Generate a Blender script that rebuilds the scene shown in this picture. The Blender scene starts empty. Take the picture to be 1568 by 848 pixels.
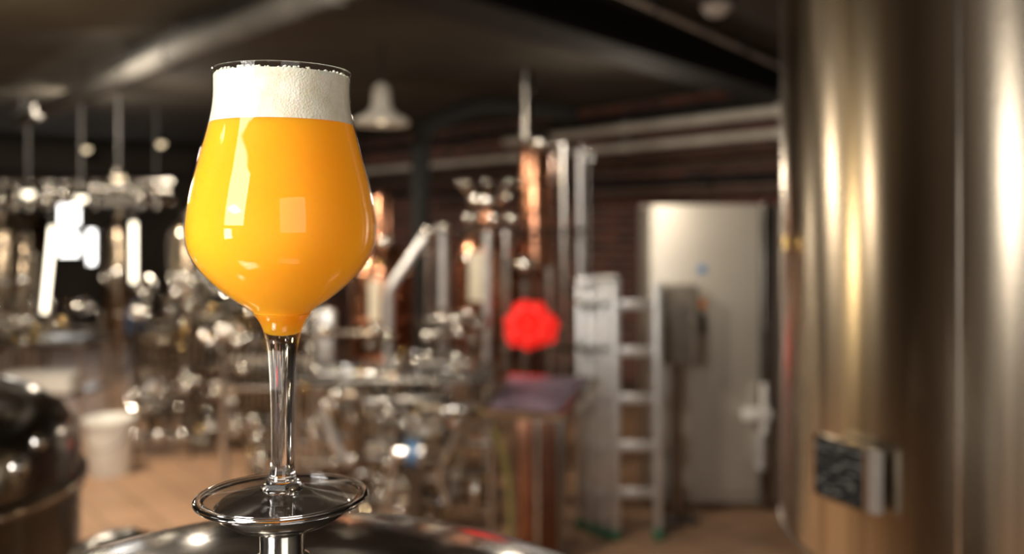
import bpy, bmesh, math, random
from mathutils import Vector, Matrix

scn = bpy.context.scene
scn.view_settings.view_transform = 'Standard'
scn.view_settings.look = 'None'
scn.view_settings.exposure = 0.0

# ------------------------------------------------------------------ materials
def new_mat(name):
    m = bpy.data.materials.new(name); m.use_nodes = True
    nt = m.node_tree
    return m, nt, nt.nodes['Principled BSDF'], nt.nodes['Material Output']

def pm(name, col, rough=0.5, metal=0.0, var=0.15, scale=6.0, bump=0.0, bscale=60.0, coat=0.0,
       stretch=(1, 1, 1), aniso=0.0, emis=None, estr=0.0, rvar=0.08, sss=0.0, arot=0.0):
    m, nt, p, out = new_mat(name)
    N, L = nt.nodes, nt.links
    tc = N.new('ShaderNodeTexCoord'); mp = N.new('ShaderNodeMapping')
    mp.inputs['Scale'].default_value = stretch
    L.new(tc.outputs['Object'], mp.inputs['Vector'])
    nz = N.new('ShaderNodeTexNoise'); nz.inputs['Scale'].default_value = scale
    nz.inputs['Detail'].default_value = 4
    L.new(mp.outputs['Vector'], nz.inputs['Vector'])
    cr = N.new('ShaderNodeValToRGB')
    cr.color_ramp.elements[0].position = 0.3; cr.color_ramp.elements[1].position = 0.7
    cr.color_ramp.elements[0].color = [c * (1 - var) for c in col] + [1]
    cr.color_ramp.elements[1].color = [min(1, c * (1 + var)) for c in col] + [1]
    L.new(nz.outputs['Fac'], cr.inputs['Fac'])
    L.new(cr.outputs['Color'], p.inputs['Base Color'])
    mr = N.new('ShaderNodeMapRange')
    mr.inputs['To Min'].default_value = max(0.02, rough - rvar); mr.inputs['To Max'].default_value = rough + rvar
    L.new(nz.outputs['Fac'], mr.inputs['Value']); L.new(mr.outputs['Result'], p.inputs['Roughness'])
    p.inputs['Metallic'].default_value = metal
    p.inputs['Coat Weight'].default_value = coat
    p.inputs['Coat Roughness'].default_value = 0.03
    if sss:
        p.inputs['Subsurface Weight'].default_value = sss
    if aniso:
        p.inputs['Anisotropic'].default_value = aniso
        p.inputs['Anisotropic Rotation'].default_value = arot
        tg = N.new('ShaderNodeTangent'); tg.direction_type = 'RADIAL'; tg.axis = 'Z'
        L.new(tg.outputs['Tangent'], p.inputs['Tangent'])
    if bump:
        n2 = N.new('ShaderNodeTexNoise'); n2.inputs['Scale'].default_value = bscale
        L.new(mp.outputs['Vector'], n2.inputs['Vector'])
        b = N.new('ShaderNodeBump'); b.inputs['Strength'].default_value = bump
        b.inputs['Distance'].default_value = 0.01
        L.new(n2.outputs['Fac'], b.inputs['Height']); L.new(b.outputs['Normal'], p.inputs['Normal'])
    if emis:
        p.inputs['Emission Color'].default_value = (*emis, 1); p.inputs['Emission Strength'].default_value = estr
    return m

STEEL = pm('steel_polished', (0.70, 0.67, 0.62), 0.14, 1.0, 0.15, 8, rvar=.04)
STEELD = pm('steel_dark', (0.19, 0.178, 0.16), 0.25, 1.0, 0.25, 5)
STEELK = pm('steel_kettle_mirror', (0.30, 0.285, 0.265), 0.16, 1.0, 0.2, 4, rvar=.05)
STEELB = pm('steel_brown', (0.29, 0.235, 0.175), 0.22, 1.0, 0.3, 3, stretch=(4, 4, .3))
DOME = pm('steel_dome', (0.50, 0.485, 0.47), 0.15, 1.0, 0.3, 14, bump=0.06, bscale=22, rvar=.06)
TANK = pm('steel_brushed_warm', (0.60, 0.51, 0.39), 0.24, 1.0, 0.38, 2.2, stretch=(6, 6, .05), aniso=0.85, arot=0.25, rvar=.05)  # golden tint and vertical streaks put reflected light into the base colour
COPPER = pm('copper', (0.42, 0.20, 0.12), 0.25, 1.0, 0.25, 4)
COPPERD = pm('copper_dark', (0.17, 0.085, 0.055), 0.3, 1.0, 0.25, 4)
BRASS = pm('brass', (0.68, 0.48, 0.2), 0.2, 1.0)
ALU = pm('aluminium', (0.62, 0.62, 0.61), 0.35, 0.75, 0.1, 10)
WHITEP = pm('white_plastic', (0.72, 0.70, 0.66), 0.45, 0, 0.06)
BLACKP = pm('black_rubber', (0.02, 0.02, 0.02), 0.6, 0, 0.2)
DARKPAINT = pm('dark_painted_steel', (0.022, 0.021, 0.021), 0.55, 0, 0.3)
DUCT = pm('duct_grey', (0.06, 0.057, 0.053), 0.8, 0.0, 0.3, 3)
PIPEW = pm('pipe_insulation_white', (0.66, 0.63, 0.57), 0.5, 0, 0.2, 3)
PIPEB = pm('pipe_brown', (0.09, 0.06, 0.045), 0.5, 0.2, 0.3)
RED = pm('red_enamel', (0.9, 0.014, 0.008), 0.5, 0, 0.1, 12, emis=(1, 0.01, 0.005), estr=0.3)  # emission paints extra brightness into the red; it is no lamp
BLUE = pm('blue_paint', (0.10, 0.22, 0.42), 0.4, 0, 0.1)
BLUED = pm('blue_paint_dark', (0.03, 0.07, 0.16), 0.4, 0, 0.1)
GREEN = pm('green_plastic', (0.01, 0.13, 0.06), 0.5, 0, 0.1)
ORANGE = pm('orange_plastic', (0.6, 0.2, 0.05), 0.4, 0, 0.1)
HOSE = pm('hose_yellow_green', (0.22, 0.20, 0.06), 0.4, 0, 0.1)
LABEL = pm('label_cream', (0.8, 0.72, 0.55), 0.5, 0, 0.1, 30)
BULB = pm('lamp_glass', (1, 0.9, 0.7), 0.3, 0, 0, emis=(1, 0.8, 0.5), estr=1.6)
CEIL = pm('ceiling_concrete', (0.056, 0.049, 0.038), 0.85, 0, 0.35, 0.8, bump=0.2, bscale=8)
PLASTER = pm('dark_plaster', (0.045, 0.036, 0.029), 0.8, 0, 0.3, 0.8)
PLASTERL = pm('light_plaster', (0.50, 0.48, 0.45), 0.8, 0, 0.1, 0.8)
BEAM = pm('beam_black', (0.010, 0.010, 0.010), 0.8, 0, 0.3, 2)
BOXG = pm('control_box_grey', (0.20, 0.175, 0.145), 0.45, 0.3, 0.2, 5)

def brick_mat():
    m, nt, p, out = new_mat('brick_wall'); N, L = nt.nodes, nt.links
    tc = N.new('ShaderNodeTexCoord'); sp = N.new('ShaderNodeSeparateXYZ'); cb = N.new('ShaderNodeCombineXYZ')
    L.new(tc.outputs['Object'], sp.inputs[0]); L.new(sp.outputs['Y'], cb.inputs['X']); L.new(sp.outputs['Z'], cb.inputs['Y'])
    br = N.new('ShaderNodeTexBrick'); L.new(cb.outputs[0], br.inputs['Vector'])
    br.inputs['Scale'].default_value = 1.0
    br.inputs['Brick Width'].default_value = 0.3; br.inputs['Row Height'].default_value = 0.1
    br.inputs['Mortar Size'].default_value = 0.014
    br.inputs['Color1'].default_value = (0.22, 0.065, 0.045, 1); br.inputs['Color2'].default_value = (0.06, 0.024, 0.02, 1)
    br.inputs['Mortar'].default_value = (0.18, 0.15, 0.13, 1)
    L.new(br.outputs['Color'], p.inputs['Base Color'])
    b = N.new('ShaderNodeBump'); b.inputs['Strength'].default_value = 0.5; b.inputs['Distance'].default_value = 0.02
    b.invert = True
    L.new(br.outputs['Fac'], b.inputs['Height']); L.new(b.outputs['Normal'], p.inputs['Normal'])
    p.inputs['Roughness'].default_value = 0.8
    return m
BRICK = brick_mat()

def floor_mat():
    m, nt, p, out = new_mat('floor_tiles'); N, L = nt.nodes, nt.links
    tc = N.new('ShaderNodeTexCoord')
    br = N.new('ShaderNodeTexBrick'); L.new(tc.outputs['Object'], br.inputs['Vector'])
    br.inputs['Scale'].default_value = 1.0; br.offset = 0.0
    br.inputs['Brick Width'].default_value = 0.3; br.inputs['Row Height'].default_value = 0.3
    br.inputs['Mortar Size'].default_value = 0.008
    br.inputs['Color1'].default_value = (0.52, 0.31, 0.19, 1); br.inputs['Color2'].default_value = (0.42, 0.25, 0.15, 1)
    br.inputs['Mortar'].default_value = (0.2, 0.14, 0.09, 1)
    nz = N.new('ShaderNodeTexNoise'); nz.inputs['Scale'].default_value = 1.3
    L.new(tc.outputs['Object'], nz.inputs['Vector'])
    mx = N.new('ShaderNodeMix'); mx.data_type = 'RGBA'; mx.blend_type = 'MULTIPLY'; mx.inputs[0].default_value = 0.5
    L.new(br.outputs['Color'], mx.inputs[6]); L.new(nz.outputs['Fac'], mx.inputs[7])
    L.new(mx.outputs[2], p.inputs['Base Color'])
    p.inputs['Roughness'].default_value = 0.38
    return m
FLOOR = floor_mat()

def emis_mat(name, col, s):
    m, nt, p, out = new_mat(name)
    p.inputs['Base Color'].default_value = (*col, 1)
    p.inputs['Emission Color'].default_value = (*col, 1); p.inputs['Emission Strength'].default_value = s
    return m
WINGLOW = emis_mat('window_daylight', (1.0, 0.97, 0.93), 5)
TUBEGLOW = emis_mat('warm_glow', (1.0, 0.90, 0.70), 4)

def glass_solid():
    m, nt, p, out = new_mat('glass_solid'); N, L = nt.nodes, nt.links
    p.inputs['Transmission Weight'].default_value = 1; p.inputs['Roughness'].default_value = 0.0
    p.inputs['IOR'].default_value = 1.5; p.inputs['Base Color'].default_value = (1, 1, 1, 1)
    return m
GLASS = glass_solid()
def glass_thin(name, mul, add, tint):
    m, nt, p, out = new_mat(name); N, L = nt.nodes, nt.links
    N.remove(p)
    t = N.new('ShaderNodeBsdfTransparent'); g = N.new('ShaderNodeBsdfGlossy'); g.inputs['Roughness'].default_value = 0.01
    t.inputs['Color'].default_value = (tint, tint, tint, 1)
    lw = N.new('ShaderNodeLayerWeight'); lw.inputs['Blend'].default_value = 0.5
    pw = N.new('ShaderNodeMath'); pw.operation = 'POWER'; pw.inputs[1].default_value = 5
    L.new(lw.outputs['Facing'], pw.inputs[0])
    ma = N.new('ShaderNodeMath'); ma.operation = 'MULTIPLY_ADD'; ma.inputs[1].default_value = mul; ma.inputs[2].default_value = add
    L.new(pw.outputs[0], ma.inputs[0])
    mx = N.new('ShaderNodeMixShader')
    L.new(ma.outputs[0], mx.inputs['Fac']); L.new(t.outputs[0], mx.inputs[1]); L.new(g.outputs[0], mx.inputs[2])
    L.new(mx.outputs[0], out.inputs['Surface'])
    return m
GTHIN = glass_thin('glass_thin_wall', .6, .014, .99)
GFOOT = glass_thin('glass_foot_wall', .9, .13, .97)

def beer_mat():
    m, nt, p, out = new_mat('hazy_orange_beer'); N, L = nt.nodes, nt.links
    tc = N.new('ShaderNodeTexCoord'); nz = N.new('ShaderNodeTexNoise'); nz.inputs['Scale'].default_value = 14
    L.new(tc.outputs['Object'], nz.inputs['Vector'])
    cr = N.new('ShaderNodeValToRGB')
    cr.color_ramp.elements[0].color = (1.0, 0.37, 0.012, 1); cr.color_ramp.elements[1].color = (1.0, 0.44, 0.03, 1)
    L.new(nz.outputs['Fac'], cr.inputs['Fac']); L.new(cr.outputs['Color'], p.inputs['Base Color'])
    p.inputs['Subsurface Weight'].default_value = 0.9
    p.inputs['Subsurface Radius'].default_value = (1.0, 0.6, 0.12)
    p.inputs['Subsurface Scale'].default_value = 0.03
    p.inputs['Roughness'].default_value = 0.3
    p.inputs['Specular IOR Level'].default_value = 0.02
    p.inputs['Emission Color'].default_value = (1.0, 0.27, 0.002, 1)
    p.inputs['Emission Strength'].default_value = 0.2  # emission stands in for light glowing through the beer
    return m
BEER = beer_mat()
def foam_mat():
    m, nt, p, out = new_mat('beer_foam'); N, L = nt.nodes, nt.links
    tc = N.new('ShaderNodeTexCoord')
    vz = N.new('ShaderNodeTexVoronoi'); vz.inputs['Scale'].default_value = 1000
    L.new(tc.outputs['Object'], vz.inputs['Vector'])
    nz = N.new('ShaderNodeTexNoise'); nz.inputs['Scale'].default_value = 130; nz.inputs['Detail'].default_value = 8
    L.new(tc.outputs['Object'], nz.inputs['Vector'])
    cr = N.new('ShaderNodeValToRGB'); cr.color_ramp.elements[0].position = .3; cr.color_ramp.elements[1].position = .65
    cr.color_ramp.elements[0].color = (0.82, 0.75, 0.56, 1); cr.color_ramp.elements[1].color = (0.96, 0.91, 0.76, 1)
    L.new(nz.outputs['Fac'], cr.inputs['Fac']); L.new(cr.outputs['Color'], p.inputs['Base Color'])
    b = N.new('ShaderNodeBump'); b.inputs['Strength'].default_value = 0.38; b.inputs['Distance'].default_value = 0.0006
    L.new(vz.outputs['Distance'], b.inputs['Height']); L.new(b.outputs['Normal'], p.inputs['Normal'])
    p.inputs['Subsurface Weight'].default_value = 0.25; p.inputs['Subsurface Scale'].default_value = 0.003
    p.inputs['Roughness'].default_value = 0.8
    p.inputs['Specular IOR Level'].default_value = 0.05
    return m
FOAM = foam_mat()

def plate_mat():
    m, nt, p, out = new_mat('rating_plate_print'); N, L = nt.nodes, nt.links
    tc = N.new('ShaderNodeTexCoord'); mp = N.new('ShaderNodeMapping')
    mp.inputs['Scale'].default_value = (40, 40, 160)
    L.new(tc.outputs['Object'], mp.inputs['Vector'])
    nz = N.new('ShaderNodeTexNoise'); nz.inputs['Scale'].default_value = 1.0; nz.inputs['Detail'].default_value = 1
    L.new(mp.outputs['Vector'], nz.inputs['Vector'])
    cr = N.new('ShaderNodeValToRGB'); cr.color_ramp.elements[0].position = .58; cr.color_ramp.elements[1].position = .64
    cr.color_ramp.elements[0].color = (0.014, 0.014, 0.014, 1); cr.color_ramp.elements[1].color = (0.16, 0.155, 0.14, 1)
    L.new(nz.outputs['Fac'], cr.inputs['Fac']); L.new(cr.outputs['Color'], p.inputs['Base Color'])
    p.inputs['Roughness'].default_value = 0.7; p.inputs['Specular IOR Level'].default_value = 0.2
    return m
PLATE = plate_mat()

# ------------------------------------------------------------------ builder
class Build:
    def __init__(s, name): s.name = name; s.v = []; s.f = []; s.mi = []; s.sm = []; s.mats = []
    def add(s, vs, fs, mat, smooth=True):
        if mat not in s.mats: s.mats.append(mat)
        k = s.mats.index(mat); o = len(s.v)
        s.v += [Vector(v) for v in vs]
        for f in fs: s.f.append([i + o for i in f]); s.mi.append(k); s.sm.append(smooth)
        return s
    def lathe(s, prof, loc=(0, 0, 0), mat=None, n=48, M=None):
        vs, fs = [], []
        for r, z in prof:
            for i in range(n):
                a = 2 * math.pi * i / n
                v = Vector((r * math.cos(a), r * math.sin(a), z))
                if M: v = M @ v
                vs.append(v + Vector(loc))
        for j in range(len(prof) - 1):
            for i in range(n):
                a, b = j * n + i, j * n + (i + 1) % n
                fs.append([a, b, b + n, a + n])
        return s.add(vs, fs, mat)
    def tube(s, pts, r, mat, n=12, fil=None, r2=None):
        pts = [Vector(p) for p in pts]
        if fil is None: fil = 2.2 * r
        path = [pts[0]]
        for i in range(1, len(pts) - 1):
            p = pts[i]; a = pts[i - 1] - p; b = pts[i + 1] - p
            fa = min(fil, a.length * .45); fb = min(fil, b.length * .45)
            A = p + a.normalized() * fa; C = p + b.normalized() * fb
            for k in range(6):
                t = k / 5
                path.append(A * (1 - t) ** 2 + p * 2 * t * (1 - t) + C * t * t)
        path.append(pts[-1])
        d = (path[1] - path[0]).normalized()
        u = d.orthogonal().normalized()
        vs, fs = [], []
        for i, p in enumerate(path):
            if i < len(path) - 1: dn = path[i + 1] - p
            else: dn = p - path[i - 1]
            if i > 0: dn = dn.normalized() + (p - path[i - 1]).normalized()
            if dn.length < 1e-9: dn = d
            dn.normalize()
            u = (u - dn * u.dot(dn)).normalized(); w = dn.cross(u)
            rr = r if r2 is None else r + (r2 - r) * i / (len(path) - 1)
            for k in range(n):
                a = 2 * math.pi * k / n
                vs.append(p + (u * math.cos(a) + w * math.sin(a)) * rr)
        for j in range(len(path) - 1):
            for k in range(n):
                a, b = j * n + k, j * n + (k + 1) % n
                fs.append([a, b, b + n, a + n])
        fs.append(list(range(n))[::-1]); fs.append([len(vs) - n + k for k in range(n)])
        return s.add(vs, fs, mat)
    def box(s, c, size, mat, rz=0, bev=0.0, M=None):
        bm = bmesh.new(); bmesh.ops.create_cube(bm, size=1)
        for v in bm.verts: v.co = Vector((v.co.x * size[0], v.co.y * size[1], v.co.z * size[2]))
        if bev: bmesh.ops.bevel(bm, geom=bm.edges[:], offset=bev, segments=2, affect='EDGES', profile=.5)
        R = M if M else Matrix.Rotation(rz, 3, 'Z')
        bm.verts.index_update()
        vs = [R @ v.co + Vector(c) for v in bm.verts]
        fs = [[v.index for v in f.verts] for f in bm.faces]
        bm.free()
        return s.add(vs, fs, mat, False)
    def sphere(s, c, r, mat, n=20, sq=(1, 1, 1)):
        prof = [(max(1e-5, r * math.sin(math.pi * k / 12)), -r * math.cos(math.pi * k / 12)) for k in range(13)]
        M = Matrix.Diagonal(sq)
        return s.lathe(prof, c, mat, n, M)
    def torus(s, c, R, r, mat, M=None, n=32, m=8):
        prof = [(R + r * math.cos(2 * math.pi * k / m), r * math.sin(2 * math.pi * k / m)) for k in range(m + 1)]
        return s.lathe(prof, c, mat, n, M)
    def done(s, origin=(0, 0, 0), rz=0.0, local=False, parent=None):
        me = bpy.data.meshes.new(s.name)
        o = Vector(origin)
        vs = s.v if local else [v - o for v in s.v]
        me.from_pydata([tuple(v) for v in vs], [], s.f)
        for i, p in enumerate(me.polygons): p.material_index = s.mi[i]; p.use_smooth = s.sm[i]
        for m in s.mats: me.materials.append(m)
        bm = bmesh.new(); bm.from_mesh(me)
        bmesh.ops.remove_doubles(bm, verts=bm.verts, dist=2e-6)
        bmesh.ops.recalc_face_normals(bm, faces=bm.faces)
        bm.to_mesh(me); bm.free()
        me.set_sharp_from_angle(angle=math.radians(38))
        ob = bpy.data.objects.new(s.name, me); scn.collection.objects.link(ob)
        ob.location = o; ob.rotation_euler[2] = rz
        if parent:
            ob.parent = parent; ob.location = o - parent.location
        return ob

def empty(name, loc):
    e = bpy.data.objects.new(name, None); scn.collection.objects.link(e); e.location = loc
    e.empty_display_size = .1
    return e
RX = Matrix.Rotation(math.pi / 2, 3, 'X'); RY = Matrix.Rotation(math.pi / 2, 3, 'Y')

# ------------------------------------------------------------------ room (rotated 38.5 deg)
O = (2.15, 9.5, 0.0); TH = math.radians(38.5)
e2 = Vector((math.cos(TH), math.sin(TH), 0)); e1 = Vector((-math.sin(TH), math.cos(TH), 0))
def W(x, y, z=0): return Vector(O) + e2 * x + e1 * y + Vector((0, 0, z))
HC = 3.3
Y0, Y1, X0 = -9.0, 10.7, -16.0
b = Build('floor'); b.box((X0 / 2, (Y0 + Y1) / 2, -0.05), (-X0 + .4, Y1 - Y0 + .4, .1), FLOOR); b.done(O, TH, True)
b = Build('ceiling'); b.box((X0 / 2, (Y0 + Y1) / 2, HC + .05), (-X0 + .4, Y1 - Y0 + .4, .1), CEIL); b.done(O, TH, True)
b = Build('wall_back'); b.box((.1, (Y0 + Y1) / 2, HC / 2), (.2, Y1 - Y0 + .4, HC), BRICK); b.done(O, TH, True)
b = Build('wall_right'); b.box((X0 / 2, Y0 - .1, HC / 2), (-X0, .2, HC), PLASTERL); b.done(O, TH, True)
b = Build('wall_front'); b.box((X0 - .1, (Y0 + Y1) / 2, HC / 2), (.2, Y1 - Y0 + .4, HC), PLASTERL); b.done(O, TH, True)
wins = [(-4.0, -3.62, 1.35, 2.28), (-3.55, -3.36, 1.2, 1.85), (-2.85, -2.68, .95, 2.1), (-5.2, -4.95, .6, 2.1)]  # last two narrow panes put in for bright vertical streaks
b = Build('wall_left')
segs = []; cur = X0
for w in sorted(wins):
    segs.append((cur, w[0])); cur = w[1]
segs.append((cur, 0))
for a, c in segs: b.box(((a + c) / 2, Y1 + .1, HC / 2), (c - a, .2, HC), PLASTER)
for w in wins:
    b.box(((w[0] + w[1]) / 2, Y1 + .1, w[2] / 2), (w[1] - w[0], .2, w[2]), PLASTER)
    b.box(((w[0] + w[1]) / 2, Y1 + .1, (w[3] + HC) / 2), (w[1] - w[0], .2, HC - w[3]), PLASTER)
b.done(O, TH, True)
for i, w in enumerate(wins):
    b = Build('window_%d' % (i + 1)); cx = (w[0] + w[1]) / 2; cz = (w[2] + w[3]) / 2
    ww, hh = w[1] - w[0], w[3] - w[2]
    b.box((cx, Y1 + .12, cz), (ww, .02, hh), WINGLOW)
    for sx in (-1, 1): b.box((cx + sx * (ww / 2 - .015), Y1 + .06, cz), (.03, .06, hh), DARKPAINT)
    for sz in (-1, 1): b.box((cx, Y1 + .06, cz + sz * (hh / 2 - .015)), (ww, .06, .03), DARKPAINT)
    if i == 0: b.box((cx, Y1 + .06, cz + .02), (ww, .06, .14), DARKPAINT)
    b.done(O, TH, True)
b = Build('baseboard_back'); b.box((-.015, (Y0 + Y1) / 2, .06), (.03, Y1 - Y0, .12), PIPEB); b.done(O, TH, True)
b = Build('trim_1'); b.box((X0 / 2 - 1, Y1 - .6, 2.93), (-X0 - 2, .35, .28), PLASTER); b.done(O, TH, True)

# ceiling beams and ducts
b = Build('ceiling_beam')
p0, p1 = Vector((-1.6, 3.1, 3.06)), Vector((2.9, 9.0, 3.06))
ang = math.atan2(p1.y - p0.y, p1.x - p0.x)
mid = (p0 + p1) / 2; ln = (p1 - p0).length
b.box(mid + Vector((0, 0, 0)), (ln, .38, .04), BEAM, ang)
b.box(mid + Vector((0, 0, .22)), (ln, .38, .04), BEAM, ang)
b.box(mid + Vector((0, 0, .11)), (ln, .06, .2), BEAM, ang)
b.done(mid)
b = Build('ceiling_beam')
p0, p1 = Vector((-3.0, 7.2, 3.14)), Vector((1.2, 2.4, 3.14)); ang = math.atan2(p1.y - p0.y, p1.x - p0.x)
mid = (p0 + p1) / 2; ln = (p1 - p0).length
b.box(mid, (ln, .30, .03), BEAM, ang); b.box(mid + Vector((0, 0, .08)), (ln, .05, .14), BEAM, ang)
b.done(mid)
b = Build('ventilation_duct')
b.tube([(-5.45, 10.1, 3.05), (.3, 3.0, 3.05)], .085, DUCT, 20)
for t in (.02, .3, .55, .8, .97):
    p = Vector((-5.45, 10.1, 3.05)).lerp(Vector((.3, 3.0, 3.05)), t); d = Vector((5.75, -7.1, 0)).normalized() * .04
    b.tube([p - d, p + d], .095, DUCT, 20)
    b.tube([p, p + Vector((0, 0, .25))], .012, DARKPAINT, 6)
b.done((-2.5, 6.5, 3.05))
b = Build('conduit_pipe'); b.tube([(-.6, 3.4, 3.22), (2.35, 7.8, 3.22)], .018, PIPEW, 10)
for t in (.2, .5, .8):
    p = Vector((-.6, 3.4, 3.25)).lerp(Vector((2.35, 7.8, 3.25)), t); b.box(p, (.05, .03, .1), DARKPAINT)
b.done((1, 5.7, 3.22))
b = Build('smoke_detector'); b.lathe([(1e-5, -.07), (.05, -.07), (.075, -.05), (.1, -.02), (.1, 0), (1e-5, 0)], (1.3, 5.8, HC), WHITEP, 32); b.done((1.3, 5.8, HC))

for (z, off, r, mt, a, c) in [(2.97, -.35, .05, PIPEW, -6, 3.2), (2.76, -.35, .04, PIPEW, -6, 8), (2.55, -.2, .04, PIPEB, -7, 9),
                           (2.38, -.2, .05, BEAM, -7, 9), (2.22, -.2, .04, PIPEB, -7, 5), (3.12, -.2, .05, BEAM, -7, 9), (2.62, -.35, .02, COPPERD, -6, 9)]:
    b = Build('wall_pipe')
    b.tube([W(off, a, z), W(off, c, z), W(-.02, c, z)], r, mt, 12)
    for k in range(int(a) + 1, int(c), 2):
        b.tube([W(off, k, z), W(-.01, k, z)], .012, DARKPAINT, 6)
        b.tube([W(off, k - .04, z), W(off, k + .04, z)], r * 1.35, mt, 12)
    b.done(W(off, 0, z))

# ------------------------------------------------------------------ beer glass
PX = 3111.0
def zv(v): return 1.9 - (v - 345) / PX
def pr(hw, v): return (max(1e-5, hw / (PX * 1.03)), zv(v))
GX, GY = -0.113, 0.45
sil = [(107, 112), (106.3, 130), (106.5, 150), (108.5, 170), (112.5, 190), (117.5, 210), (123.5, 232), (130, 256), (137, 282), (143, 310),
       (146.5, 335), (147.3, 355), (145.5, 372), (140.5, 388), (131, 405), (117, 422), (98, 440), (76, 457), (55, 471), (45, 479)]
def smooth(prof, it=4):
    out = []
    n = len(prof)
    for i in range(n - 1):
        p = [prof[max(0, i - 1)], prof[i], prof[i + 1], prof[min(n - 1, i + 2)]]
        for k in range(it):
            t = k / it
            q = []
            for d in range(2):
                a, b_, c, e = p[0][d], p[1][d], p[2][d], p[3][d]
                q.append(.5 * (2 * b_ + (c - a) * t + (2 * a - 5 * b_ + 4 * c - e) * t * t + (-a + 3 * b_ - 3 * c + e) * t ** 3))
            out.append(tuple(q))
    out.append(prof[-1]); return out
outer = smooth(sil)
glass = empty('beer_glass', (GX, GY, zv(763)))
loc = (GX, GY, 0)
b = Build('bowl')
inner = [(h - 1.6, v) for h, v in outer[::-1]]
prof = [pr(*p) for p in outer[::-1]] + [pr(106.6, 110.8), pr(105.8, 111)] + [pr(*p) for p in inner[::-1]]
b.lathe(prof, loc, GTHIN, 128); b.done((GX, GY, zv(400)), parent=glass)
b = Build('rim')
b.torus((GX, GY, zv(111.5)), 106 / (PX * 1.03), .00035, GLASS, n=128, m=10); b.done((GX, GY, zv(112)), parent=glass)
stem = [(44.8, 479), (36.5, 490), (29.5, 506), (25, 525), (22, 548), (20, 580), (18.6, 620), (17.8, 660), (17.6, 695), (18.5, 715),
        (21.5, 730), (27, 738)]
stem = smooth(stem) + [(33, 743), (34, 746), (28, 752), (14, 755), (0, 755.5)]
top = [(0, 509), (12, 507), (22, 500), (30, 490), (38, 483), (42, 479.5)]
b = Build('stem'); b.lathe([pr(*p) for p in top + stem], loc, GLASS, 128); b.done((GX, GY, zv(745)), parent=glass)
foot = [(33.5, 743), (45, 745.5), (60, 748), (95, 752), (120, 755), (120, 762.3), (100, 761.5), (60, 758.5), (25, 757), (0, 757)]
b = Build('foot'); b.lathe([pr(*p) for p in foot], loc, GFOOT, 128)
# thick rounded outer ring of the foot
ring = [(119.8, 755), (125, 754.6), (130, 754.8), (133.2, 756), (135, 758.5), (135, 760.5), (133.2, 762.6), (129, 763.2), (124, 763), (119.8, 762.3), (119.8, 755)]
b.lathe([pr(*p) for p in ring], loc, GLASS, 160)
b.done((GX, GY, zv(763)), parent=glass)
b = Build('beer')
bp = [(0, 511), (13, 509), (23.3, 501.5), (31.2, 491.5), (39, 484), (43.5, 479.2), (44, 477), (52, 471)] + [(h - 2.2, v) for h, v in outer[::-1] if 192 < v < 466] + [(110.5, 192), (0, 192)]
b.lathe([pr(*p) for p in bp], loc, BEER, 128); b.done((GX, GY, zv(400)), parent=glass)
b = Build('foam')
fp = [(0, 191.8), (110.3, 191.8)] + [(h - 2.2, v) for h, v in outer[::-1] if 121 < v < 191] + [(104, 119.5), (99, 121.5), (60, 123), (0, 124)]
b.lathe([pr(*p) for p in fp], loc, FOAM, 128)
random.seed(5)
for i in range(420):
    a = random.uniform(0, 2 * math.pi); q_ = random.random()
    rr = (random.uniform(.5, 1) ** .5 if q_ < .4 else .985) * 103 / (PX * 1.03); r = random.uniform(.0003, .0010)
    b.sphere((GX + rr * math.cos(a), GY + rr * math.sin(a), zv(121) + (r * .2 if q_ < .4 else random.uniform(-.0003, .0012))), r, FOAM, 8)
b.done((GX, GY, zv(192)), parent=glass)

# ------------------------------------------------------------------ foreground tank with domed top and cap
b = Build('brewing_tank')
R, CX, CY, CZ = .455, -.118, .45, 1.283
hz = [(R * math.sin(a * math.pi / 180), R * math.cos(a * math.pi / 180)) for a in range(90, -1, -3)]
prof = [(1e-5, .25), (R * .9, .25), (R, .3)] + [(r, CZ + z) if r > 1e-4 else (1e-5, CZ + z) for r, z in hz]
b.lathe([(max(1e-5, r), z) for r, z in prof], (CX, CY, 0), DOME, 128)
b.torus((CX, CY, CZ), R + .002, .012, DOME, n=96)
for k in range(3):
    a = k * 2.094 + .5; x, y = CX + .33 * math.cos(a), CY + .33 * math.sin(a)
    b.tube([(x, y, .3), (x, y, 0.0)], .03, STEEL, 16)
T = zv(763) - .0003
cap = [(1e-5, T), (.030, T), (.0325, T - .002), (.031, T - .006), (.024, T - .0105), (.0155, T - .013), (.0112, T - .0155), (.0108, T - .019),
       (.0108, 1.739), (.014, 1.737), (.0145, 1.728)]
b.lathe(cap, (GX, GY, 0), STEEL, 64)
b.done((CX, CY, 0))

# ------------------------------------------------------------------ large fermenter at right
b = Build('fermentation_tank')
TX, TY, TR = 1.45, 2.1, .80
b.lathe([(1e-5, .42), (.06, .42), (.1, .45), (TR - .05, 1.10), (TR, 1.17), (TR, 1.20), (TR, 2.72), (TR - .05, 2.8), (.4, 2.9), (1e-5, 2.93)], (TX, TY, 0), TANK, 160)
b.torus((TX, TY, 1.175), TR - .002, .006, STEELD, n=160)
for a in (5.6, 1.2, 2.4):
    x, y = TX + .62 * math.cos(a), TY + .62 * math.sin(a)
    b.tube([(x, y, 0), (x, y, 1.0)], .035, STEEL, 16)
ph = math.atan2(1.63 - TY, .79 - TX)
def on(a, z, off=0): return (TX + (TR + off) * math.cos(a), TY + (TR + off) * math.sin(a), z)
b.tube([on(ph, 1.2, -.002), on(ph, 2.7, -.002)], .004, STEEL, 8)
pa = math.atan2(2.12 - TY, .648 - TX)
b.tube([on(pa, 1.86, -.01), on(pa, 1.86, .02)], .010, BRASS, 12)
b.tube([on(pa, 1.845, .018), on(pa, 1.875, .018)], .007, BRASS, 12)
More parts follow.
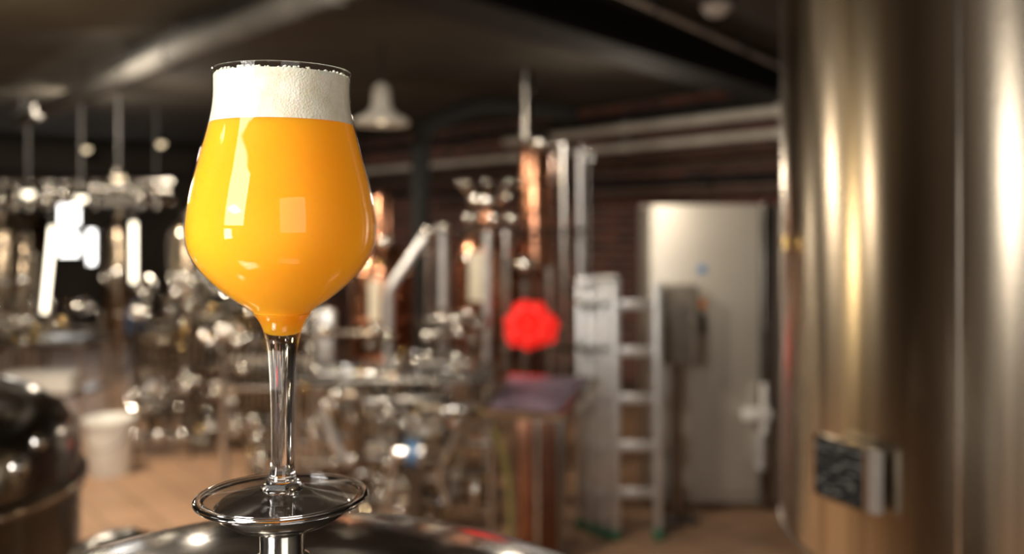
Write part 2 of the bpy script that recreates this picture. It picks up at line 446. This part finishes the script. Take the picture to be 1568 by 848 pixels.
# rating plate on bracket
pa = math.atan2(1.845 - TY, .692 - TX)
n = Vector((math.cos(pa), math.sin(pa), 0))
Mz = Matrix.Rotation(pa + .1, 3, 'Z')
c = Vector(on(pa, 1.407, .03))
t = Mz @ Vector((0, 1, 0))
if t.y > 0: t = -t
b.box(c, (.012, .135, .115), PLATE, M=Mz)
for sz in (-1, 1): b.box(c + Vector((0, 0, sz * .06)), (.02, .145, .005), STEELD, M=Mz)
for sy in (-1, 1): b.box(c + t * sy * .070, (.022, .008, .12), STEEL, M=Mz)
b.box(c + t * .086, (.018, .02, .12), ALU, M=Mz)
for sy in (-1, 1):
    b.box(c + t * sy * .05 - n * .03, (.06, .02, .08), STEELD, M=Mz)
b.done((TX, TY, 0))

# ------------------------------------------------------------------ kettle at far left foreground
b = Build('steel_kettle')
kx, ky, kr = -1.175, 1.65, .36
b.lathe([(1e-5, .3), (kr * .95, .3), (kr, .35), (kr, 1.40), (kr + .01, 1.405), (kr + .012, 1.43), (kr, 1.435), (kr, 1.47),
         (kr - .006, 1.51), (kr - .03, 1.55), (kr - .08, 1.585), (kr - .15, 1.61), (.08, 1.625), (1e-5, 1.63)], (kx, ky, 0), STEELK, 96)
b.torus((kx, ky, 1.42), kr + .006, .007, STEEL, n=96)
for k in range(3):
    a = k * 2.094 + .3; x, y = kx + .26 * math.cos(a), ky + .26 * math.sin(a); b.tube([(x, y, 0), (x, y, .35)], .025, STEEL)
b.sphere((kx + .335, ky - .1, 1.49), .02, STEEL); b.sphere((kx + .345, ky - .05, 1.52), .015, STEEL)
b.done((kx, ky, 0))
b = Build('steel_keg')
gx, gy = -.560, 1.30
b.lathe([(1e-5, .02), (.13, .02), (.14, .0), (.15, .03), (.15, 1.3), (.145, 1.36), (.12, 1.40), (.08, 1.42), (.05, 1.425), (.05, 1.45), (.03, 1.46), (1e-5, 1.46)], (gx, gy, 0), STEELD, 64)
b.torus((gx, gy, 1.40), .125, .010, STEEL)
b.torus((gx + .0, gy, 1.44), .055, .009, STEEL)
b.tube([(gx + .05, gy, 1.45), (gx + .12, gy, 1.45)], .012, STEEL)
b.sphere((gx + .12, gy, 1.45), .016, STEEL)
for a in (.6, 1.8, 3.5, 5): b.sphere((gx + .1 * math.cos(a), gy + .1 * math.sin(a), 1.42), .018, STEEL)
b.done((gx, gy, 0))

# ------------------------------------------------------------------ ladder
b = Build('folding_ladder')
LY = 5.6
for i, (x, y) in enumerate([(.43, LY + .14), (.495, LY + .07), (.56, LY + .0), (.625, LY - .05)]):
    b.box((x, y, .80), (.05 + .006 * (i % 2), .07, 1.5), ALU, bev=.006)
    b.box((x, y, .03), (.06, .09, .06), GREEN, bev=.01)
for x, y in ((.885, LY - .05), (.91, LY + .08)):
    b.box((x, y, .80), (.045, .06, 1.5), ALU, bev=.006); b.box((x, y, .03), (.06, .08, .06), GREEN, bev=.01)
for k in range(5):
    z = 1.42 - k * .285
    b.box((.76, LY - .05, z), (.25, .035, .055), ALU, bev=.006)
    b.box((.70, LY + .08, z - .03), (.40, .03, .03), ALU, bev=.006)
    b.box((.47, LY + .1, z), (.12, .03, .03), ALU, bev=.006)
for z in (1.42, 1.15):
    for x in (.43, .50, .565):
        b.tube([(x, LY - .06, z), (x, LY + .1, z)], .025, STEELD, 14)
b.box((.53, LY + .03, 1.56), (.26, .12, .05), ALU, bev=.01)
b.done((.65, LY, 0))

# ------------------------------------------------------------------ cold cabinet
CABF = pm('cabinet_steel', (0.50, 0.465, 0.41), 0.42, 0.5, 0.12, 1.2)
b = Build('steel_refrigerator')
b.box((1.36, 6.42, 1.04), (.86, .58, 2.0), CABF, bev=.01)
b.box((1.30, 6.105, 1.08), (.70, .05, 1.92), CABF, bev=.012)
b.box((1.70, 6.10, 1.04), (.08, .08, 2.02), STEELD, bev=.01)
for x in (1.0, 1.7):
    for y in (6.2, 6.6): b.tube([(x, y, 0), (x, y, .06)], .025, BLACKP)
b.box((1.26, 6.07, 1.61), (.055, .006, .05), BLUE)
b.box((1.265, 6.07, 1.38), (.05, .01, .05), ORANGE)
b.box((1.26, 6.04, 1.25), (.04, .05, .14), BLACKP, bev=.01)
b.tube([(1.64, 6.02, .30), (1.64, 6.02, .54)], .042, ALU, 16)
b.tube([(1.66, 6.02, .52), (1.66, 6.02, .86)], .026, WHITEP, 16)
b.box((1.61, 6.02, .66), (.19, .09, .08), WHITEP, bev=.02)
b.box((1.64, 6.05, .6), (.06, .08, .5), STEEL)
b.done((1.36, 6.4, 0))
b = Build('control_cabinet')
b.box((1.06, 5.86, 1.27), (.25, .16, .50), BOXG, bev=.01)
b.box((1.06, 5.775, 1.27), (.22, .015, .46), BOXG, bev=.004)
b.sphere((1.14, 5.765, 1.3), .012, STEEL)
b.tube([(1.06, 5.88, 1.02), (1.06, 5.88, 0.02)], .03, STEELB, 16)
b.box((1.06, 5.88, .012), (.24, .2, .024), STEELD, bev=.004)
b.done((1.06, 5.86, 0))

# ------------------------------------------------------------------ lectern
SCREEN = pm('lectern_panel', (0.20, 0.15, 0.20), 0.22, 0.4, 0.9, 4)
b = Build('control_lectern')
q = [Vector((-.168, 5.0, .885)), Vector((.275, 5.0, .86)), Vector((.50, 5.42, 1.0)), Vector((-.035, 5.42, 1.02))]
dn = Vector((0, 0, -.035))
b.add(q + [p + dn for p in q], [[0, 1, 2, 3], [7, 6, 5, 4], [0, 4, 5, 1], [1, 5, 6, 2], [2, 6, 7, 3], [3, 7, 4, 0]], STEEL, False)
c = sum(q, Vector()) / 4
s = [c + (p - c) * .86 + Vector((0, 0, .006)) for p in q]
b.add(s + [p + Vector((0, 0, -.005)) for p in s], [[0, 1, 2, 3], [0, 4, 5, 1], [1, 5, 6, 2], [2, 6, 7, 3], [3, 7, 4, 0]], SCREEN, False)
b.tube([q[0], q[1]], .012, BRASS, 8); b.tube([q[1], q[2]], .012, STEEL, 8)
b.box((.16, 5.15, .44), (.24, .16, .86), COPPERD, bev=.01)
b.box((.07, 5.07, .44), (.08, .03, .86), COPPER, bev=.004)
b.box((.14, 5.06, .44), (.02, .03, .86), STEEL, bev=.004)
b.box((.27, 5.07, .44), (.035, .03, .86), STEELD, bev=.004)
b.box((.16, 5.15, .015), (.34, .28, .03), STEELD, bev=.005)
b.done((.16, 5.15, 0))

# ------------------------------------------------------------------ red disc
b = Build('red_disc')  # unidentified red blob, built as a scalloped disc
cx, cy, cz = .116, 5.75, 1.27
nn = 72; ring = []
for i in range(nn):
    a = 2 * math.pi * i / nn
    r = .150 + .010 * math.cos(3 * a + 1.0) + .008 * math.sin(7 * a) + .006 * math.cos(11 * a)
    ring.append((cx + r * 1.12 * math.cos(a), cy - .02, cz + r * math.sin(a)))
back = [(x, y + .05, z) for x, y, z in ring]
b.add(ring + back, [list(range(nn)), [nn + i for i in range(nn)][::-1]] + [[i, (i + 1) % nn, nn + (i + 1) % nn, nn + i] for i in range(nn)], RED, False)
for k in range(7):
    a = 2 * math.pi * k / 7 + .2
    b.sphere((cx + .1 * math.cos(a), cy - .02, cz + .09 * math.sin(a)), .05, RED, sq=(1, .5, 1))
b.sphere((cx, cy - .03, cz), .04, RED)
b.tube([(cx, cy, cz), (cx, cy + .35, cz)], .02, STEEL)
b.done((cx, cy, cz))

# ------------------------------------------------------------------ copper distillation rig
def ferr(b, p, r, axis='z', mat=STEEL):
    d = {'z': (0, 0, .012), 'x': (.012, 0, 0), 'y': (0, .012, 0)}[axis]
    p = Vector(p); d = Vector(d); b.tube([p - d, p + d], r, mat, 16)
b = Build('copper_still')
kx, ky = -.17, 6.5
b.lathe([(1e-5, .75), (.1, .76), (.2, .84), (.235, .95), (.235, 1.65), (.22, 1.75), (.17, 1.84), (.08, 1.89), (.05, 1.95), (.05, 2.02), (1e-5, 2.02)], (kx, ky, 0), COPPER, 48)
for z in (.95, 1.3, 1.68): b.torus((kx, ky, z), .236, .012, STEEL)
b.box((kx - .05, ky - .245, 1.55), (.15, .02, .34), LABEL, bev=.005)
for k in range(3):
    a = k * 2.094 + .5; b.tube([(kx + .2 * math.cos(a), ky + .2 * math.sin(a), 0), (kx + .2 * math.cos(a), ky + .2 * math.sin(a), .9)], .022, STEEL)
b.sphere((kx, ky, 2.08), .12, STEEL, sq=(1.2, 1, .8))
for a in range(8):
    t = a * math.pi / 4
    b.tube([(kx + .1 * math.cos(t), ky + .1 * math.sin(t), 2.1), (kx + .2 * math.cos(t), ky + .2 * math.sin(t), 2.2)], .018, STEEL, 8)
    b.sphere((kx + .2 * math.cos(t), ky + .2 * math.sin(t), 2.2), .025, STEEL, 10)
for x in (-.28, -.12, .0): b.sphere((x, 6.2, 1.95), .05, STEEL); b.tube([(x, 6.2, 1.95), (x, 6.4, 1.8)], .02, STEEL)
lx, ly = .17, 6.4
b.lathe([(1e-5, 1.52), (.06, 1.53), (.11, 1.58), (.115, 2.42), (.09, 2.5), (.03, 2.55), (1e-5, 2.56)], (lx, ly, 0), COPPER, 40)
for z in (1.6, 1.8, 2.0, 2.2, 2.4): b.torus((lx, ly, z), .117, .01, COPPERD)
b.sphere((lx + .03, ly - .1, 2.47), .085, STEEL); b.sphere((lx - .08, ly - .1, 1.63), .08, STEEL)
b.tube([(lx - .07, ly, 2.5), (lx - .07, ly, 2.98)], .045, STEELD); ferr(b, (lx - .07, ly, 2.86), .07)
b.tube([(lx, ly, 1.55), (lx, ly, 0)], .05, COPPERD, 16)
for x, y, z0, z1, r, mt in [(.355, 6.3, 0, 2.45, .022, STEEL), (.485, 6.5, 0, 2.45, .028, ALU), (.55, 6.6, 0, 2.38, .02, STEELD), (.25, 6.25, 0, 1.6, .022, STEEL),
                        (-.04, 6.15, .5, 1.85, .025, STEEL), (-.165, 6.1, 0, 1.85, .028, ALU), (-.47, 6.2, .8, 1.86, .032, ALU), (-.58, 6.3, 0, 1.8, .015, STEEL),
                        (.08, 6.2, 0, 1.5, .015, STEEL)]:
    b.tube([(x, y, z0), (x, y, z1)], r, mt)
    ferr(b, (x, y, z1), r * 1.6)
    ferr(b, (x, y, (z0 + z1) / 2), r * 1.6)
b.tube([(.355, 6.3, 2.45), (.485, 6.5, 2.45)], .02, STEEL)
for z in (1.05, 1.86): b.tube([(-.6, 6.2, z), (.5, 6.3, z)], .016, STEELD)
b.tube([(-.83, 6.15, .75), (-.83, 6.15, 1.46), (-.56, 6.15, 1.86), (-.47, 6.2, 1.88)], .032, ALU, 14, fil=.05)
b.sphere((-.55, 6.1, 1.86), .05, STEEL); b.sphere((-.45, 6.1, 1.89), .04, STEEL)
b.tube([(-.83, 6.15, .75), (-.83, 6.15, 0.0)], .03, STEEL, 14)
b.done((0, 6.4, 0))

b = Build('copper_still')
kx, ky = -.98, 6.9
b.lathe([(1e-5, .7), (.15, .74), (.24, .9), (.24, 1.55), (.2, 1.68), (.1, 1.76), (.06, 1.85), (.06, 2.1), (.03, 2.15), (1e-5, 2.15)], (kx, ky, 0), COPPER, 48)
for z in (.92, 1.2, 1.55): b.torus((kx, ky, z), .242, .012, COPPER)
b.sphere((kx + .05, ky - .2, 1.78), .055, STEEL); b.sphere((kx + .02, ky - .22, 1.62), .03, BRASS)
b.box((kx - .02, ky - .25, 1.35), (.08, .02, .3), LABEL)
for k in range(3):
    a = k * 2.094 + .5; b.tube([(kx + .2 * math.cos(a), ky + .2 * math.sin(a), 0), (kx + .2 * math.cos(a), ky + .2 * math.sin(a), .85)], .02, STEEL)
b.done((kx, ky, 0))
b = Build('drain_pipe'); b.tube([(-.80, 8.0, 0), (-.80, 8.0, 2.75), (-.3, 8.3, 3.0), (.6, 9.0, 3.0)], .085, BEAM, 20, fil=.2)
for z in (.6, 1.6, 2.3): b.tube([(-.80, 8, z), (-.80, 8, z + .08)], .10, BEAM, 20)
b.done((-.8, 8, 0))

# ------------------------------------------------------------------ pipe clutter machines
def clutter(b, rng, xr, yr, zr, n, rr=(.010, .024), mats=(STEEL, STEEL, STEELD, STEELD, STEELB)):
    for i in range(n):
        p = Vector((rng.uniform(*xr), rng.uniform(*yr), rng.uniform(*zr))); pts = [p]; last = -1
        for k in range(rng.randint(2, 4)):
            ax = rng.choice([a for a in (0, 2, 2, 1, 0) if a != last]); last = ax
            q = pts[-1].copy(); lim = (xr, yr, zr)[ax]
            q[ax] = max(lim[0], min(lim[1], q[ax] + rng.uniform(-.4, .4)))
            if abs(q[ax] - pts[-1][ax]) > .07: pts.append(q)
        if len(pts) < 2: continue
        r = rng.uniform(*rr); mt = rng.choice(mats)
        b.tube(pts, r, mt, 10)
        for p in (pts[0], pts[-1]): b.sphere(p, r * rng.uniform(1.4, 2.2), rng.choice((STEEL, STEEL, STEELD, STEEL, BRASS)), 12)
        if rng.random() < .4:
            m = (pts[0] + pts[1]) / 2; b.sphere(m, r * 2, STEEL, 12)
            b.tube([m, m + Vector((rng.uniform(-.1, .1), -.05, rng.uniform(.03, .12)))], .009, rng.choice((STEEL, BLACKP, STEEL)), 8)
        if rng.random() < .25:
            b.torus(pts[-1], rng.uniform(.05, .11), .010, STEEL, M=Matrix.Rotation(rng.uniform(.8, 1.8), 3, 'X'), n=24)

rng = random.Random(11)
b = Build('pump_skid')
xa, xb, ya, yb = -1.25, -.12, 5.3, 5.95
for z in (.12, 1.0):
    b.tube([(xa, ya, z), (xb, ya, z)], .016, STEELD); b.tube([(xa, yb, z), (xb, yb, z)], .016, STEELD)
    b.tube([(xa, ya, z), (xa, yb, z)], .016, STEELD); b.tube([(xb, ya, z), (xb, yb, z)], .016, STEELD)
for x in (xa, (xa + xb) / 2, xb):
    for y in (ya, yb): b.tube([(x, y, 0), (x, y, 1.0)], .018, STEEL)
for k in range(4): b.box(((xa + xb) / 2, ya + .05 + k * .17, 1.015), (xb - xa, .04, .015), STEELD, bev=.003)
clutter(b, rng, (xa, xb), (ya, yb), (.15, .95), 80, mats=(STEEL, STEELD, STEELD, STEELD, STEELB))
clutter(b, rng, (xa + .1, xb), (ya, yb), (1.02, 1.3), 12)
b.torus((-.45, 5.25, .62), .17, .014, STEEL, M=RX); b.torus((-.85, 5.25, .35), .13, .014, STEEL, M=RX)
for a in range(4):
    t = a * math.pi / 4; d = Vector((math.cos(t), 0, math.sin(t))) * .17
    b.tube([Vector((-.45, 5.25, .62)) - d, Vector((-.45, 5.25, .62)) + d], .008, STEEL, 6)
b.tube([(-1.08, 5.2, .85), (-1.0, 5.2, .65), (-.93, 5.2, .55)], .024, ALU)
b.tube([(-.30, 5.2, .75), (-.42, 5.2, .50), (-.36, 5.2, .3)], .022, STEEL)
b.tube([(-.60, 5.22, .60), (-.52, 5.22, .60)], .07, BLUE, 20); b.tube([(-.53, 5.22, .60), (-.50, 5.22, .60)], .08, STEEL, 20)
b.tube([(-.66, 5.22, .60), (-.60, 5.22, .60)], .05, STEEL, 20)
b.box((-.56, 5.24, .5), (.14, .1, .06), STEELD); b.box((-.56, 5.26, .24), (.08, .08, .48), STEELD)
b.done((-.7, 5.6, 0))

b = Build('hose')
pts = [(-.50, 4.85, .02), (-.47, 4.8, .02), (-.30, 4.75, .02), (-.07, 4.8, .015), (.0, 4.9, .2), (-.02, 4.95, .6), (-.10, 4.96, .80)]
b.tube(pts, .012, HOSE, 10, fil=.2); b.done((-.2, 5, 0))
b = Build('hose')
b.tube([(-1.9, 5.6, .02), (-1.5, 5.05, .02), (-.9, 4.9, .02), (-1.0, 4.75, .02), (-1.6, 4.9, .02)], .02, BLACKP, 10, fil=.3); b.done((-1, 5.0, 0))

b = Build('bottling_machine')
xa, xb, ya, yb = -3.1, -2.15, 7.5, 8.3
for x in (xa, (xa + xb) / 2, xb):
    for y in (ya, yb): b.tube([(x, y, 0), (x, y, 1.2)], .022, STEELD)
for z in (.3, .75):
    for k in range(6): b.box(((xa + xb) / 2, ya + .05 + k * .14, z), (xb - xa, .03, .02), STEELD, bev=.004)
clutter(b, rng, (xa, xb), (ya - .05, yb), (.1, 1.4), 90, (.010, .028), (STEELD, STEELB, STEELD, STEELD))
for i in range(16):
    x = xa + .06 * i; b.tube([(x, ya, .77), (x, ya, .95)], .022, STEELB, 10); b.tube([(x, ya, .95), (x, ya, 1.02)], .01, BRASS, 8)
b.done((-2.65, 7.8, 0))
b = Build('filter_press')
xa, xb, ya, yb = -1.95, -1.35, 6.2, 6.9
for x in (xa, xb):
    for y in (ya, yb): b.tube([(x, y, 0), (x, y, 1.0)], .025, STEEL)
b.tube([(xa, ya, .8), (xb, ya, .8)], .02, STEEL); b.tube([(xa, yb, .8), (xb, yb, .8)], .02, STEEL)
for i in range(12): b.box((xa + .05 + i * .045, (ya + yb) / 2, .8), (.025, .5, .4), STEELB, bev=.004)
clutter(b, rng, (xa, xb), (ya, yb), (.15, 1.3), 40)
b.tube([(-1.5, 6.1, 0), (-1.5, 6.1, 1.6)], .03, ALU)
b.box((-1.28, 6.3, 1.12), (.12, .12, .4), ALU, bev=.02)
b.done((-1.65, 6.5, 0))

# work table with boxes, far left
b = Build('work_table')
b.box((-4.75, 8.9, .78), (1.5, .7, .04), STEELD, bev=.005); b.box((-4.75, 8.9, .3), (1.4, .6, .03), STEELD)
for x in (-5.45, -4.05):
    for y in (8.6, 9.2): b.tube([(x, y, 0), (x, y, .78)], .025, STEEL)
clutter(b, rng, (-5.4, -4.1), (8.65, 9.15), (.82, 1.15), 18, mats=(STEELD, STEELB, STEEL))
b.box((-4.45, 8.7, .40), (.62, .3, .16), WHITEP, bev=.02); b.box((-4.45, 8.7, .49), (.66, .34, .03), WHITEP, bev=.01)
b.done((-4.75, 8.9, 0))
b = Build('water_drum'); b.lathe([(1e-5, .84), (.08, .84), (.09, .86), (.09, 1.05), (.03, 1.1), (.03, 1.14), (1e-5, 1.14)], (-3.72, 9.05, 0), BLUED, 24)
b.lathe([(1e-5, 0), (.13, 0), (.04, .05), (.04, .78), (.13, .8), (.13, .84), (1e-5, .84)], (-3.72, 9.05, 0), STEELD, 24); b.done((-3.72, 9.05, 0))

b = Build('white_bucket')
b.lathe([(1e-5, 0), (.145, 0), (.15, .01), (.175, .40), (.19, .40), (.19, .43), (.175, .43), (.165, .41), (.14, .02), (1e-5, .015)], (-3.08, 7.0, 0), WHITEP, 48)
b.tube([(-3.27, 7, .40), (-3.22, 6.88, .25), (-3.08, 6.83, .2), (-2.94, 6.88, .25), (-2.89, 7, .40)], .006, STEEL, 8, fil=.1)
b.done((-3.08, 7, 0))

# fermenters
def ferm(x, y, R, zt, mt=STEELB):
    b = Build('conical_fermenter')
    b.lathe([(1e-5, .3), (.05, .31), (R - .02, .75), (R, .8), (R, zt - .12), (R - .04, zt - .06), (R * .5, zt), (.08, zt + .02), (.08, zt + .1), (1e-5, zt + .11)], (x, y, 0), mt, 48)
    for z in (.82, zt - .14): b.torus((x, y, z), R, .012, STEEL)
    for k in range(4):
        a = k * math.pi / 2 + .6; px, py = x + (R - .02) * math.cos(a), y + (R - .02) * math.sin(a)
        b.tube([(px, py, 0), (px, py, .9)], .025, STEEL)
    b.torus((x - .02, y - R, 1.3), .1, .018, STEEL, M=RX); b.sphere((x, y - R, 1.3), .07, STEEL, sq=(1, .4, 1))
    b.tube([(x, y, .32), (x, y, .2), (x, y - R - .1, .2)], .025, STEEL); b.sphere((x, y - R - .1, .2), .045, STEEL)
    b.done((x, y, 0))
for x, y, R, zt in [(-6.15, 11.0, .30, 1.95), (-5.35, 10.0, .12, 1.7), (-4.85, 11.3, .19, 1.95), (-3.75, 10.6, .22, 1.95), (-7.2, 13.2, .5, 2.1), (-2.9, 11.6, .3, 2.1)]:
    ferm(x, y, R, zt)
for x, y, z0, z1, dx in ((-5.22, 10.3, .9, 1.9, .10), (-4.22, 10.2, 1.25, 1.95, 0.0)):
    b = Build('streak_tube')  # glowing tube on a stand, put in for a bright vertical streak
    b.tube([(x - dx / 2, y, z0), (x + dx / 2, y, z1)], .028, TUBEGLOW, 12)
    b.tube([(x - dx / 2, y, z0 - .04), (x - dx / 2, y, z0 + .02)], .04, STEEL); b.tube([(x + dx / 2, y, z1 - .02), (x + dx / 2, y, z1 + .06)], .04, STEELD)
    b.tube([(x - dx / 2, y + .05, 0), (x - dx / 2, y + .05, z0), (x + dx / 2, y + .05, z1)], .02, STEELD)
    b.tube([(x - dx / 2, y + .05, 0), (x - dx / 2, y + .05, .02)], .12, STEELD, 20)
    b.done((x, y, 0))
b = Build('overhead_manifold')
for z, y in ((2.42, 10.8), (2.30, 10.7), (2.18, 10.9)): b.tube([(-7.5, y, z), (-4.0, y, z)], .03, STEEL)
for i in range(22):
    x = -7.3 + i * .15 + rng.uniform(-.05, .05); b.sphere((x, 10.65, 2.2 + rng.uniform(-.12, .25)), rng.uniform(.03, .07), STEEL)
    b.tube([(x, 10.7, 2.42), (x, 10.7, 2.1)], .015, STEEL)
for x in (-7.2, -4.2): b.tube([(x, 10.8, 2.4), (x, 10.8, HC)], .015, DARKPAINT)
b.done((-5.7, 10.8, 2.3))

# ------------------------------------------------------------------ lamps
def pendant(x, y, z, s, name='pendant_lamp', bulb=BULB):
    b = Build(name)
    b.lathe([(.2 * s, 0), (.205 * s, .01 * s), (.19 * s, .04 * s), (.10 * s, .09 * s), (.07 * s, .14 * s), (.06 * s, .26 * s), (.03 * s, .30 * s), (1e-5, .30 * s)], (x, y, z), PIPEW, 40)
    b.lathe([(.2 * s, 0), (.17 * s, .03 * s), (.08 * s, .08 * s), (1e-5, .09 * s)], (x, y, z), WHITEP, 40)
    b.sphere((x, y, z + .05 * s), .045 * s, bulb)
    b.tube([(x, y, z + .3 * s), (x, y, HC)], .012, DARKPAINT)
    b.done((x, y, z))
pendant(-1.0, 7.0, 2.67, 1.05)
for x, y, z in ((-5.0, 13.0, 3.1), (-6.2, 13.3, 3.05), (-4.3, 10.0, 2.46), (-5.4, 10.2, 2.3), (-4.9, 10.4, 2.25)):
    b = Build('ceiling_spot_lamp'); b.tube([(x, y, z + .06), (x, y, HC)], .02, DARKPAINT)
    b.lathe([(.09, 0), (.1, .02), (.05, .1), (1e-5, .11)], (x, y, z - .03), STEELD, 24); b.sphere((x, y, z - .02), .07, BULB if z > 2.4 else TUBEGLOW); b.done((x, y, z))

def light(kind, name, loc, power, col, size=.1, size2=None, target=None, spot=None):
    d = bpy.data.lights.new(name, kind); d.energy = power; d.color = col
    if kind == 'AREA':
        d.size = size
        if size2: d.shape = 'RECTANGLE'; d.size_y = size2
    else: d.shadow_soft_size = size
    if spot: d.spot_size = math.radians(spot); d.spot_blend = 1.0
    o = bpy.data.objects.new(name, d); scn.collection.objects.link(o); o.location = loc
    if target is not None:
        o.rotation_euler = (Vector(target) - Vector(loc)).to_track_quat('-Z', 'Y').to_euler()
    return o
WARM = (1, .86, .68); NEU = (1, .96, .91)
light('AREA', 'key_softbox', (-1.75, -1.3, 2.65), 84, NEU, 1.1, 1.2, (GX, GY, 1.85))
light('AREA', 'window_light', (-1.8, -.95, 1.72), 16, NEU, .38, .42, (GX, GY, 1.87))
light('AREA', 'tank_highlight_fill', (-2.1, .40, 3.0), 10, NEU, .35, .4, (1.0, 1.6, 2.5))  # added off-frame light for the pale highlight high on the tank
light('AREA', 'added_fill', (1.2, -2.2, 2.4), 24, NEU, 1.6, 1.4, (GX, GY, 1.9))  # added soft fill from the right, no actual lamp there
light('AREA', 'floor_light', (-3.2, 6.0, 3.2), 150, WARM, .5, .5, (-3.0, 6.6, 0))
light('AREA', 'still_light', (-1.1, 3.3, 2.95), 62, WARM, .3, .3, (-.2, 6.2, 1.0))
light('SPOT', 'refrigerator_fill_spot', (.6, 4.3, 3.0), 140, WARM, .1, None, (1.3, 6.1, 1.75), 38)  # added off-frame spot, brightens the upper part of the refrigerator
light('AREA', 'far_light', (-4.6, 9.2, 3.1), 100, WARM, .4, .4, (-5.0, 11, 1.0))
light('AREA', 'rear_fill', (-3.5, -3.0, 3.1), 180, NEU, 1.2, 1.2, (-3.5, -3.0, 0))  # added behind the camera so the clear glass picks up brightness
light('POINT', 'gold_streak_fill', (-3.6, 4.7, 2.5), 52, (1, .78, .45), .14)  # added off-frame light for the golden streak on the fermenter
light('POINT', 'brick_wash', (.9, 7.6, 2.5), 20, WARM, .08)
light('POINT', 'sparkle_fill', (-2.2, 3.3, 2.7), 16, WARM, .06)  # small added light for glints on the metal
light('POINT', 'sparkle_fill', (-3.4, 9.0, 2.7), 20, WARM, .06)  # second added glint light, further back

w = bpy.data.worlds.new('World'); scn.world = w; w.use_nodes = True
w.node_tree.nodes['Background'].inputs[0].default_value = (1, .9, .75, 1)
w.node_tree.nodes['Background'].inputs[1].default_value = 0.3

# ------------------------------------------------------------------ camera
cd = bpy.data.cameras.new('camera'); cam = bpy.data.objects.new('camera', cd); scn.collection.objects.link(cam)
cam.location = (0, 0, 1.9); cam.rotation_euler = (math.pi / 2, 0, 0)
cd.sensor_width = 36; cd.lens = 36 * 1400 / 1568; cd.shift_y = -79 / 1568
cd.clip_start = .02; cd.clip_end = 100
cd.dof.use_dof = True; cd.dof.focus_distance = .42; cd.dof.aperture_fstop = 5.0
scn.camera = cam
